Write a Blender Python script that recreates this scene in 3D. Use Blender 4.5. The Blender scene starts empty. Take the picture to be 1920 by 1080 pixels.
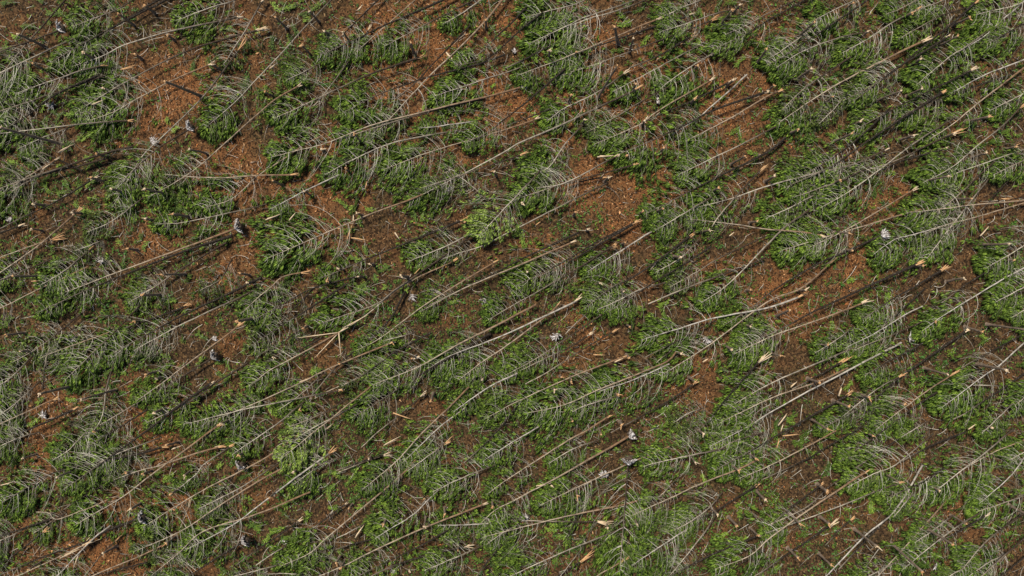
import bpy, math, random
import numpy as np
from mathutils import Vector, Matrix

# ------------------------------------------------------------------ camera, light, exposure
SC = bpy.context.scene
COL = SC.collection
CAM_H = 66.0            # drone height above the ground, metres
PPM = 20.0              # photograph pixels per metre on the ground

cam_data = bpy.data.cameras.new("camera")
cam_data.sensor_width = 36.0
cam_data.lens = 18.0 * CAM_H / (960.0 / PPM)
cam_data.clip_end = 2000.0
cam = bpy.data.objects.new("camera", cam_data)
cam.location = (0, 0, CAM_H)
COL.objects.link(cam)
SC.camera = cam

SUN_EL, SUN_AZ = math.radians(60), math.radians(-35)      # azimuth clockwise from +Y
world = bpy.data.worlds.new("World")
SC.world = world
world.use_nodes = True
wn = world.node_tree
wn.nodes.clear()
sky = wn.nodes.new("ShaderNodeTexSky")
sky.sky_type = 'NISHITA'
sky.sun_disc = False
sky.sun_elevation = SUN_EL
sky.sun_rotation = SUN_AZ
bg = wn.nodes.new("ShaderNodeBackground")
bg.inputs[1].default_value = 0.045
wo = wn.nodes.new("ShaderNodeOutputWorld")
wn.links.new(sky.outputs[0], bg.inputs[0])
wn.links.new(bg.outputs[0], wo.inputs[0])

sd = bpy.data.lights.new("sun", 'SUN')
sd.energy = 2.8
sd.angle = math.radians(14)
sd.color = (1.0, 0.91, 0.78)
sun = bpy.data.objects.new("sun", sd)
to_sun = Vector((math.sin(SUN_AZ) * math.cos(SUN_EL), math.cos(SUN_AZ) * math.cos(SUN_EL), math.sin(SUN_EL)))
sun.rotation_euler = to_sun.to_track_quat('Z', 'Y').to_euler()
sun.location = to_sun * 80
COL.objects.link(sun)

SC.view_settings.view_transform = 'Standard'
SC.view_settings.look = 'None'
SC.view_settings.exposure = 0.70
SC.view_settings.gamma = 1.0
SC.view_settings.use_curve_mapping = False

RNG = np.random.default_rng(11)
random.seed(7)


def W(u, v, z=0.0):
    """Real ground position of something seen at photo pixel (u, v) lying z metres above the ground."""
    k = (CAM_H - z) / CAM_H / PPM
    return np.array([(u - 960.0) * k, (540.0 - v) * k, z])


# ------------------------------------------------------------------ materials
def new_mat(name):
    m = bpy.data.materials.new(name)
    m.use_nodes = True
    nt = m.node_tree
    b = nt.nodes["Principled BSDF"]
    b.inputs["Specular IOR Level"].default_value = 0.2
    return m, nt, b


def N(nt, t, **kw):
    n = nt.nodes.new(t)
    for k, v in kw.items():
        setattr(n, k, v)
    return n


def mix(nt, fac, a, b, blend='MIX'):
    n = N(nt, "ShaderNodeMix", data_type='RGBA', blend_type=blend)
    for sock, val in ((n.inputs[0], fac), (n.inputs[6], a), (n.inputs[7], b)):
        if isinstance(val, bpy.types.NodeSocket):
            nt.links.new(val, sock)
        elif isinstance(val, (int, float)):
            sock.default_value = val
        else:
            sock.default_value = (*val, 1)
    return n.outputs[2]


def noise(nt, scale, detail=4, rough=0.6, coord='Object', stretch=None):
    tc = N(nt, "ShaderNodeTexCoord")
    src = tc.outputs[coord]
    if stretch:
        mp = N(nt, "ShaderNodeMapping")
        mp.inputs["Scale"].default_value = stretch
        nt.links.new(src, mp.inputs[0])
        src = mp.outputs[0]
    n = N(nt, "ShaderNodeTexNoise")
    n.inputs["Scale"].default_value = scale
    n.inputs["Detail"].default_value = detail
    n.inputs["Roughness"].default_value = rough
    nt.links.new(src, n.inputs["Vector"])
    return n.outputs[0]


def ramp(nt, val, lo, hi):
    n = N(nt, "ShaderNodeMapRange")
    n.inputs[1].default_value = lo
    n.inputs[2].default_value = hi
    nt.links.new(val, n.inputs[0])
    return n.outputs[0]


def attr(nt, name):
    return N(nt, "ShaderNodeAttribute", attribute_name=name)


def bump(nt, b, h, strength, dist):
    n = N(nt, "ShaderNodeBump")
    n.inputs["Strength"].default_value = strength
    n.inputs["Distance"].default_value = dist
    nt.links.new(h, n.inputs["Height"])
    nt.links.new(n.outputs[0], b.inputs["Normal"])


def bark_mat(name, low, high, k0, k1):
    m, nt, b = new_mat(name)
    t = attr(nt, "t").outputs["Fac"]
    n = noise(nt, 2.2, 5, 0.7)
    base = mix(nt, ramp(nt, t, k0, k1), low, high)
    c = mix(nt, ramp(nt, n, 0.42, 0.62), base, mix(nt, 0.62, base, (0.03, 0.022, 0.016)))
    n2 = noise(nt, 9, 3, 0.6)
    c = mix(nt, ramp(nt, n2, 0.58, 0.72), c, mix(nt, 0.4, c, (0.50, 0.45, 0.36)))
    nt.links.new(c, b.inputs["Base Color"])
    b.inputs["Roughness"].default_value = 0.85
    bump(nt, b, n2, 0.6, 0.03)
    return m


BARK = {
    'd': bark_mat("bark_dark", (0.020, 0.015, 0.011), (0.28, 0.235, 0.175), 0.66, 1.0),
    'b': bark_mat("bark_brown", (0.045, 0.029, 0.018), (0.48, 0.41, 0.31), 0.38, 0.9),
    't': bark_mat("bark_tan", (0.25, 0.150, 0.082), (0.54, 0.46, 0.34), 0.1, 0.8),
    'p': bark_mat("bark_pale", (0.060, 0.042, 0.026), (0.58, 0.52, 0.41), 0.1, 0.70),
    'w': bark_mat("bark_whitish", (0.40, 0.36, 0.30), (0.56, 0.52, 0.45), 0.0, 0.6),
}
SNAG_BARK = bark_mat("bark_snag", (0.23, 0.17, 0.125), (0.25, 0.19, 0.14), 0.0, 1.0)


def wood_mat(name, a, c2):
    m, nt, b = new_mat(name)
    n = noise(nt, 7, 3, 0.6)
    c = mix(nt, ramp(nt, n, 0.35, 0.65), a, c2)
    nt.links.new(c, b.inputs["Base Color"])
    b.inputs["Roughness"].default_value = 0.7
    return m


WOOD_O = wood_mat("fresh_wood_orange", (0.52, 0.27, 0.11), (0.64, 0.43, 0.23))
WOOD_C = wood_mat("fresh_wood_cream", (0.60, 0.44, 0.26), (0.72, 0.60, 0.43))


def foliage_mat(name, dark, light):
    m, nt, b = new_mat(name)
    tip = attr(nt, "tip").outputs["Fac"]
    v = attr(nt, "v").outputs["Fac"]
    oi = N(nt, "ShaderNodeObjectInfo")
    c = mix(nt, tip, dark, light)  # fresh growth pales the tip; dark base paints shaded gaps between tufts
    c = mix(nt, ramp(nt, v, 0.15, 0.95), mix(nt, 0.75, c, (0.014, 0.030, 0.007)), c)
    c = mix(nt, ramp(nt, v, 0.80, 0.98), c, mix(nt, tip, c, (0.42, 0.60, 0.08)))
    c = mix(nt, ramp(nt, oi.outputs["Random"], 0.0, 1.0), mix(nt, 0.30, c, (0.05, 0.085, 0.022)), mix(nt, 0.30, c, (0.12, 0.17, 0.035)))
    nt.links.new(c, b.inputs["Base Color"])
    b.inputs["Roughness"].default_value = 0.6
    return m


FOL = {
    'g': foliage_mat("spruce_needles_green", (0.012, 0.028, 0.005), (0.30, 0.50, 0.045)),
    'l': foliage_mat("spruce_needles_fresh", (0.22, 0.38, 0.04), (0.78, 0.98, 0.22)),
    'y': foliage_mat("spruce_needles_dull", (0.030, 0.046, 0.012), (0.20, 0.25, 0.05)),
}


def branch_mat():
    m, nt, b = new_mat("branch_wood")
    t = attr(nt, "t").outputs["Fac"]
    v = attr(nt, "v").outputs["Fac"]
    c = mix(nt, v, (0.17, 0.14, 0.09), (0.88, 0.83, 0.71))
    c = mix(nt, ramp(nt, t, 0.45, 1.0), c, mix(nt, 0.55, c, (0.17, 0.18, 0.07)))
    nt.links.new(c, b.inputs["Base Color"])
    b.inputs["Roughness"].default_value = 0.8
    return m


BRANCH = branch_mat()


def color_attr_mat(name, rough=0.8):
    m, nt, b = new_mat(name)
    nt.links.new(attr(nt, "c").outputs["Color"], b.inputs["Base Color"])
    b.inputs["Roughness"].default_value = rough
    return m


LITTER = color_attr_mat("litter_chips")
LEAF = color_attr_mat("ground_leaves", 0.55)


def root_mats():
    m, nt, b = new_mat("root_soil")
    n = noise(nt, 3.5, 5, 0.7)
    c = mix(nt, ramp(nt, n, 0.40, 0.62), (0.035, 0.024, 0.017), (0.16, 0.12, 0.09))
    nt.links.new(c, b.inputs["Base Color"])
    bump(nt, b, n, 1.0, 0.1)
    m2, nt, b = new_mat("root_bleached")
    n = noise(nt, 5, 4, 0.7)
    c = mix(nt, ramp(nt, n, 0.44, 0.60), (0.20, 0.17, 0.15), (0.82, 0.79, 0.77))
    nt.links.new(c, b.inputs["Base Color"])
    return m, m2


SOIL, ROOT = root_mats()

# ------------------------------------------------------------------ mesh helpers
def mesh_np(name, V, F, mats, attrs=None, smooth=False, mat_idx=None):
    """V (n,3), F (m,k) all faces with k corners."""
    V = np.asarray(V, np.float32)
    F = np.asarray(F, np.int32)
    me = bpy.data.meshes.new(name)
    me.vertices.add(len(V))
    me.vertices.foreach_set("co", V.ravel())
    k = F.shape[1]
    me.loops.add(F.size)
    me.loops.foreach_set("vertex_index", F.ravel())
    me.polygons.add(len(F))
    me.polygons.foreach_set("loop_start", np.arange(0, F.size, k, dtype=np.int32))
    if smooth:
        me.polygons.foreach_set("use_smooth", np.ones(len(F), bool))
    for m in mats:
        me.materials.append(m)
    if mat_idx is not None:
        me.polygons.foreach_set("material_index", np.asarray(mat_idx, np.int32))
    for an, av in (attrs or {}).items():
        av = np.asarray(av, np.float32)
        if av.ndim == 1:
            a = me.attributes.new(an, 'FLOAT', 'POINT')
            a.data.foreach_set("value", av)
        else:
            a = me.attributes.new(an, 'FLOAT_COLOR', 'POINT')
            a.data.foreach_set("color", np.concatenate([av, np.ones((len(av), 1), np.float32)], 1).ravel())
    me.update(calc_edges=True)
    me.validate()
    return me


def link(name, data, parent=None, loc=(0, 0, 0)):
    o = bpy.data.objects.new(name, data)
    COL.objects.link(o)
    o.location = loc
    if parent is not None:
        o.parent = parent
    return o


def tag(o, label=None, cat=None, group=None, kind=None):
    for k, v in (("label", label), ("category", cat), ("group", group), ("kind", kind)):
        if v:
            o[k] = v
    return o


def frame_along(P):
    T = np.gradient(P, axis=0)
    T /= np.linalg.norm(T, axis=1, keepdims=True) + 1e-9
    up = np.array([0.0, 0.0, 1.0]) if abs(T[:, 2]).max() < 0.9 else np.array([1.0, 0.0, 0.0])
    S = np.cross(T, up)
    S /= np.linalg.norm(S, axis=1, keepdims=True) + 1e-9
    U = np.cross(S, T)
    return T, S, U


class Acc:
    """Collects quads/tris with per-vertex values, built into one part mesh."""
    def __init__(self):
        self.V, self.F, self.A, self.B = [], [], [], []
        self.n = 0

    def tube(self, P, R, sides=4, a=None, b=0.5, cap=False):
        P = np.asarray(P, float)
        R = np.asarray(R, float)
        T, S, U = frame_along(P)
        ang = np.arange(sides) * 2 * math.pi / sides
        ring = (P[:, None, :] + R[:, None, None] * (np.cos(ang)[None, :, None] * S[:, None, :] + np.sin(ang)[None, :, None] * U[:, None, :]))
        m = len(P)
        V = ring.reshape(-1, 3)
        i = np.arange(m - 1)[:, None] * sides
        j = np.arange(sides)[None, :]
        j2 = (j + 1) % sides
        F = np.stack([i + j, i + j2, i + sides + j2, i + sides + j], -1).reshape(-1, 4)
        a = np.linspace(0, 1, m) if a is None else np.asarray(a, float)
        av = np.repeat(a, sides)
        self.V.append(V); self.F.append(F + self.n); self.A.append(av); self.B.append(np.full(len(V), b))
        self.n += len(V)
        if cap and sides == 8:
            for base in (0, (m - 1) * sides):
                q = np.array([[0, 1, 2, 3], [0, 3, 4, 7], [4, 5, 6, 7]]) + base + self.n - len(V)
                self.F.append(q)
        elif cap and sides == 4:
            self.F.append(np.array([[0, 1, 2, 3], [(m - 1) * 4 + x for x in (0, 1, 2, 3)]]) + self.n - len(V))

    def spike(self, p, d, length, w, th, twist=0.0, b=0.5):
        """A splinter: a flat tapering wedge from p along d with a slanting torn tip."""
        d = d / np.linalg.norm(d)
        r = np.cross(d, [0.3, 0.2, 1.0]); r /= np.linalg.norm(r)
        q = np.cross(d, r)
        c, s = math.cos(twist), math.sin(twist)
        r, q = r * c + q * s, q * c - r * s
        P = []
        for f, ww, tt, sh in ((0, 1, 1, 0), (0.45, 0.9, 0.9, 0.06), (0.8, 0.55, 0.7, 0.22), (1.0, 0.10, 0.3, 0.34)):
            o = p + d * length * f + r * w * sh
            for sx, sy in ((-1, -1), (1, -1), (1, 1), (-1, 1)):
                P.append(o + r * w * ww * sx * 0.5 + q * th * tt * sy * 0.5)
        F = []
        for k in range(3):
            for j in range(4):
                F.append([k * 4 + j, k * 4 + (j + 1) % 4, k * 4 + 4 + (j + 1) % 4, k * 4 + 4 + j])
        F += [[3, 2, 1, 0], [12, 13, 14, 15]]
        self.V.append(np.array(P)); self.F.append(np.array(F) + self.n)
        self.A.append(np.repeat([0, .45, .8, 1.0], 4)); self.B.append(np.full(16, b))
        self.n += 16

    def mesh(self, name, mats, smooth=False):
        return mesh_np(name, np.concatenate(self.V), np.concatenate(self.F), mats,
                       {"t": np.concatenate(self.A), "v": np.concatenate(self.B)}, smooth)


# ------------------------------------------------------------------ smooth random fields
def vnoise(x, y, scale, seed):
    r = np.random.default_rng(seed)
    G = r.random((256, 256))
    x, y = x / scale + 1000.3, y / scale + 1000.7
    xi, yi = np.floor(x).astype(int), np.floor(y).astype(int)
    fx, fy = x - xi, y - yi
    fx, fy = fx * fx * (3 - 2 * fx), fy * fy * (3 - 2 * fy)
    g = lambda a, b: G[a % 256, b % 256]
    return (g(xi, yi) * (1 - fx) + g(xi + 1, yi) * fx) * (1 - fy) + (g(xi, yi + 1) * (1 - fx) + g(xi + 1, yi + 1) * fx) * fy


def fbm(x, y, scale, seed, oct=4):
    s, a, t = 0, 1.0, 0
    for k in range(oct):
        s = s + a * vnoise(x, y, scale / 2 ** k, seed + k)
        t += a
        a *= 0.55
    return s / t


# where rusty needle litter covers the soil: photo-pixel centre, radius, amount
RUST = [(800,110,150,1),(900,200,110,1),(1130,180,120,.9),(1290,130,90,.8),(1360,200,110,.9),(1200,320,110,1),(1090,350,70,.8),
        (640,300,55,1),(560,400,85,.9),(420,90,60,.8),(330,180,80,1),(250,220,60,.8),(430,310,80,1),(620,350,55,1),(60,850,50,.9),
        (275,785,50,1),(240,1010,120,.9),(90,1040,110,.8),(350,940,80,.8),(1500,520,90,.8),(1470,570,70,.9),(1250,460,60,.7),
        (700,70,90,.9),(500,460,60,.9),(1640,370,70,.6),(1610,480,70,.6),(1440,50,60,.6),(1840,970,70,.7),(1000,30,60,.8),(1080,110,90,.9),
        (1300,240,90,.8),(730,260,50,.5),(470,640,40,.3),(1100,640,80,.35),(1030,480,60,.5),(1190,420,70,.7),(120,740,40,.6),
        (290,430,50,.6),(420,510,50,.5),(1330,530,50,.6),(1310,700,70,.35),(340,860,70,.6),(1470,200,50,.7),(1400,340,50,.6),(700,160,60,.9)]


def rust_amount(x, y):
    u, v = x * PPM + 960, 540 - y * PPM
    s = np.zeros_like(x)
    for cu, cv, r, a in RUST:
        s = np.maximum(s, a * np.exp(-((u - cu) ** 2 + (v - cv) ** 2) / (2 * (r * 0.75) ** 2)))
    n = fbm(x, y, 1.9, 40, 5)
    return np.clip(s * 1.05 + (n - 0.5) * 1.9, 0, 1)


def ground_z(x, y):
    return (fbm(x, y, 6.0, 3, 5) - 0.5) * 0.28 - 0.05


def build_ground():
    cx = np.concatenate([[-600, -300, -150, -90, -66], np.arange(-58, 58.01, 0.3), [66, 90, 150, 300, 600]])
    cy = np.concatenate([[-600, -300, -150, -80, -46], np.arange(-37, 37.01, 0.3), [46, 80, 150, 300, 600]])
    X, Y = np.meshgrid(cx, cy)
    x, y = X.ravel(), Y.ravel()
    V = np.stack([x, y, ground_z(x, y)], 1)
    nx, ny = len(cx), len(cy)
    i = (np.arange(ny - 1)[:, None] * nx + np.arange(nx - 1)[None, :]).ravel()
    F = np.stack([i, i + 1, i + 1 + nx, i + nx], 1)
    m, nt, b = new_mat("forest_soil")
    rust = attr(nt, "rust").outputs["Fac"]
    n1 = noise(nt, 0.35, 6, 0.65)
    n2 = noise(nt, 3.0, 6, 0.75)
    n3 = noise(nt, 14.0, 4, 0.7)
    soil = mix(nt, ramp(nt, n2, 0.35, 0.68), (0.013, 0.008, 0.004), (0.135, 0.080, 0.038))
    soil = mix(nt, ramp(nt, n1, 0.5, 0.75), soil, mix(nt, 0.5, soil, (0.045, 0.05, 0.015)))
    lit = mix(nt, ramp(nt, n3, 0.36, 0.64), (0.040, 0.019, 0.008), (0.36, 0.155, 0.055))
    c = mix(nt, rust, soil, lit)
    vor = N(nt, "ShaderNodeTexVoronoi")
    vor.inputs["Scale"].default_value = 8.0
    tc = N(nt, "ShaderNodeTexCoord")
    nt.links.new(tc.outputs["Object"], vor.inputs["Vector"])
    sep = N(nt, "ShaderNodeSeparateColor")
    nt.links.new(vor.outputs["Color"], sep.inputs[0])
    c = mix(nt, ramp(nt, sep.outputs[0], 0.80, 0.90), c, mix(nt, 0.6, c, (0.22, 0.13, 0.055)))
    c = mix(nt, ramp(nt, sep.outputs[1], 0.62, 0.72), c, mix(nt, 0.75, c, (0.008, 0.005, 0.003)))
    nt.links.new(c, b.inputs["Base Color"])
    b.inputs["Roughness"].default_value = 0.95
    bump(nt, b, n3, 0.9, 0.06)
    me = mesh_np("ground", V, F, [m], {"rust": rust_amount(x, y)}, smooth=True)
    tag(link("ground", me), kind="structure")


def quads_scatter(P, size, aspect, tilt, rng):
    """Small leaf-like kites, one per point: returns V, F."""
    n = len(P)
    yaw = rng.random(n) * 2 * math.pi
    el = rng.normal(0, tilt, n)
    d = np.stack([np.cos(yaw) * np.cos(el), np.sin(yaw) * np.cos(el), np.sin(el)], 1)
    s = np.stack([-np.sin(yaw), np.cos(yaw), rng.normal(0, tilt, n)], 1)
    L = (size * rng.uniform(0.6, 1.4, n))[:, None]
    wd = L * aspect * rng.uniform(0.7, 1.3, n)[:, None]
    V = np.stack([P, P + d * L * .5 + s * wd * .5 + [0, 0, .01], P + d * L, P + d * L * .5 - s * wd * .5 + [0, 0, .01]], 1).reshape(-1, 3)
    F = np.arange(4 * n).reshape(n, 4)
    return V, F


def build_litter():
    rng = np.random.default_rng(5)
    n = 110000
    x, y = rng.uniform(-56, 56, n), rng.uniform(-34, 34, n)
    r = rust_amount(x, y)
    keep = rng.random(n) < 0.22 + 0.78 * r
    x, y, r = x[keep], y[keep], r[keep]
    P = np.stack([x, y, ground_z(x, y) + rng.uniform(0.015, 0.05, len(x))], 1)
    V, F = quads_scatter(P, 0.17 + .12 * (rng.random(len(P)) < .12), 0.36, 0.3, rng)
    pal_r = np.array([[.46, .185, .062], [.27, .095, .030], [.58, .31, .14], [.10, .038, .014], [.52, .31, .15], [.04, .018, .007]])
    pal_b = np.array([[.13, .068, .026], [.20, .115, .05], [.05, .028, .012], [.32, .21, .10], [.02, .012, .006], [.11, .085, .025]])
    k = rng.integers(0, 6, len(x))
    C = np.where((rng.random(len(x)) < r)[:, None], pal_r[k], pal_b[k]) * rng.uniform(.75, 1.2, (len(x), 1))
    me = mesh_np("needle_litter", V, F, [LITTER], {"c": np.repeat(C, 4, 0)})
    tag(link("needle_litter", me), "rust and brown needle litter strewn over the bare soil", "litter", None, "stuff")


def build_plants():
    rng = np.random.default_rng(8)
    n = 32000
    x, y = rng.uniform(-56, 56, n), rng.uniform(-34, 34, n)
    d = fbm(x, y, 4.0, 70)
    keep = rng.random(n) < np.clip((d - 0.36) * 3.5, 0.10, 1) * (1 - 0.72 * rust_amount(x, y))
    x, y = x[keep], y[keep]
    m = len(x)
    sz = rng.uniform(0.4, 1.0, m) * np.where(rng.random(m) < .12, 1.9, 1.0)
    k = 7
    px = np.repeat(x, k) + rng.normal(0, .16, m * k) * np.repeat(sz, k)
    py = np.repeat(y, k) + rng.normal(0, .16, m * k) * np.repeat(sz, k)
    pz = ground_z(px, py) + rng.uniform(0.03, 0.2, m * k)
    V, F = quads_scatter(np.stack([px, py, pz], 1), 0.17 * np.repeat(.7 + .4 * sz, k), 0.5, 0.45, rng)
    base = np.array([[.050, .115, .016], [.085, .20, .028], [.13, .19, .022], [.04, .08, .014], [.075, .18, .04]])[rng.integers(0, 5, m)]
    C = np.repeat(base, k, 0) * rng.uniform(.7, 1.25, (m * k, 1))
    me = mesh_np("ground_plants", V, F, [LEAF], {"c": np.repeat(C, 4, 0)})
    tag(link("ground_plants", me), "low green seedlings and herbs dotting the brown soil", "ground cover", None, "stuff")
    # moss and grass: fine blades in patches
    n = 60000
    x, y = rng.uniform(-56, 56, n), rng.uniform(-34, 34, n)
    d = fbm(x, y, 3.2, 90)
    keep = rng.random(n) < np.clip((d - 0.50) * 5, 0.0, 1) * (1 - 0.7 * rust_amount(x, y))
    x, y = x[keep], y[keep]
    V, F = quads_scatter(np.stack([x, y, ground_z(x, y) + .03], 1), 0.22, 0.28, 0.5, rng)
    C = np.array([[.085, .10, .022], [.06, .09, .025], [.12, .12, .03], [.05, .075, .02]])[rng.integers(0, 4, len(x))] * rng.uniform(.7, 1.3, (len(x), 1))
    me = mesh_np("moss", V, F, [LEAF], {"c": np.repeat(C, 4, 0)})
    tag(link("moss", me), "olive moss and thin grass in patches on the soil", "moss", None, "stuff")


def build_twigs():
    rng = np.random.default_rng(21)
    A = Acc()
    for _ in range(6500):
        x, y = rng.uniform(-52, 52), rng.uniform(-31, 31)
        a = rng.normal(0.55, 0.9)
        L = rng.uniform(0.25, 1.3)
        k = rng.normal(0, 0.5)
        s = np.linspace(0, 1, 5)
        th = a + k * s
        dx, dy = np.cumsum(np.cos(th)) * L / 5, np.cumsum(np.sin(th)) * L / 5
        px, py = x + dx, y + dy
        z = ground_z(px, py) + 0.05 + rng.uniform(0, .14)
        A.tube(np.stack([px, py, z], 1), np.linspace(.016, .007, 5) * rng.uniform(.7, 1.5), 3, b=rng.random() ** 1.3)
    for _ in range(2000):
        x, y = rng.uniform(-52, 52), rng.uniform(-31, 31)
        if rng.random() < .7 * rust_amount(np.array([x]), np.array([y]))[0]: continue
        a = rng.normal(3.6, 0.9)
        L = rng.uniform(0.9, 2.6)
        k = rng.normal(0, 0.9)
        s = np.linspace(0, 1, 8)
        th = a + k * s
        px, py = x + np.cumsum(np.cos(th)) * L / 8, y + np.cumsum(np.sin(th)) * L / 8
        z = ground_z(px, py) + 0.08 + rng.uniform(0, .4) * np.sin(s * 3.1)
        A.tube(np.stack([px, py, z], 1), np.linspace(.021, .007, 8) * rng.uniform(.7, 1.3), 3, a=s * .8, b=rng.random() ** .8)
    tag(link("twig_litter", A.mesh("twig_litter", [BRANCH])), "thin broken twigs scattered over the forest floor", "twigs", None, "stuff")


def build_boughs():
    """Snapped green boughs lying between the trunks: a bent stem with needle sprays."""
    rng = np.random.default_rng(31)
    A = Acc()
    V, TIP, VV = [], [], []
    for _ in range(2600):
        x, y = rng.uniform(-52, 52), rng.uniform(-31, 31)
        x_, y_ = np.array([x]), np.array([y])
        if rng.random() < .75 * rust_amount(x_, y_)[0] or fbm(x_, y_, 5.0, 210)[0] < .44:
            continue
        a, k, L = rng.normal(3.5, .8), rng.normal(0, .9), rng.uniform(.6, 1.9)
        s = np.linspace(0, 1, 7)
        th = a + k * s
        px, py = x + np.cumsum(np.cos(th)) * L / 7, y + np.cumsum(np.sin(th)) * L / 7
        z = ground_z(px, py) + .10 + .15 * np.sin(s * 3)
        P = np.stack([px, py, z], 1)
        A.tube(P, np.linspace(.018, .006, 7), 3, a=s, b=rng.random())
        cv = rng.random()
        for _k in range(int(L * 34)):
            i = rng.uniform(1.0, 6)
            i0 = min(5, int(i)); p = P[i0] * (1 - i + i0) + P[i0 + 1] * (i - i0)
            t = np.array([math.cos(th[i0]), math.sin(th[i0]), 0]); sd_ = np.array([-t[1], t[0], 0])
            d = t + sd_ * rng.normal(0, .55) + np.array([0, 0, rng.normal(.05, .25)])
            d /= np.linalg.norm(d)
            S = np.cross(d, [0, 0, 1.0]); S /= np.linalg.norm(S) + 1e-6
            p = p + sd_ * rng.normal(0, .09)
            l, w = rng.uniform(.18, .42), rng.uniform(.022, .042)
            m = p + d * l * .45
            V += [p, m + S * w + [0, 0, .02], p + d * l, m - S * w + [0, 0, .02]]
            TIP += [0, .6, 1, .6]
            VV += [float(np.clip(cv + rng.normal(0, .2), 0, 1))] * 4
    me = mesh_np("spruce_boughs", V, np.arange(len(V)).reshape(-1, 4), [FOL['g']], {"tip": TIP, "v": VV})
    tag(link("spruce_boughs", me), "green needle sprays of snapped boughs strewn between the trunks", "foliage litter", None, "stuff")
    tag(link("bough_stems", A.mesh("bough_stems", [BRANCH])), "thin stems of the snapped boughs on the ground", "twigs", None, "stuff")


# ------------------------------------------------------------------ crowns (a few different ones, shared)
CROWN_L = 6.0


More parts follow.
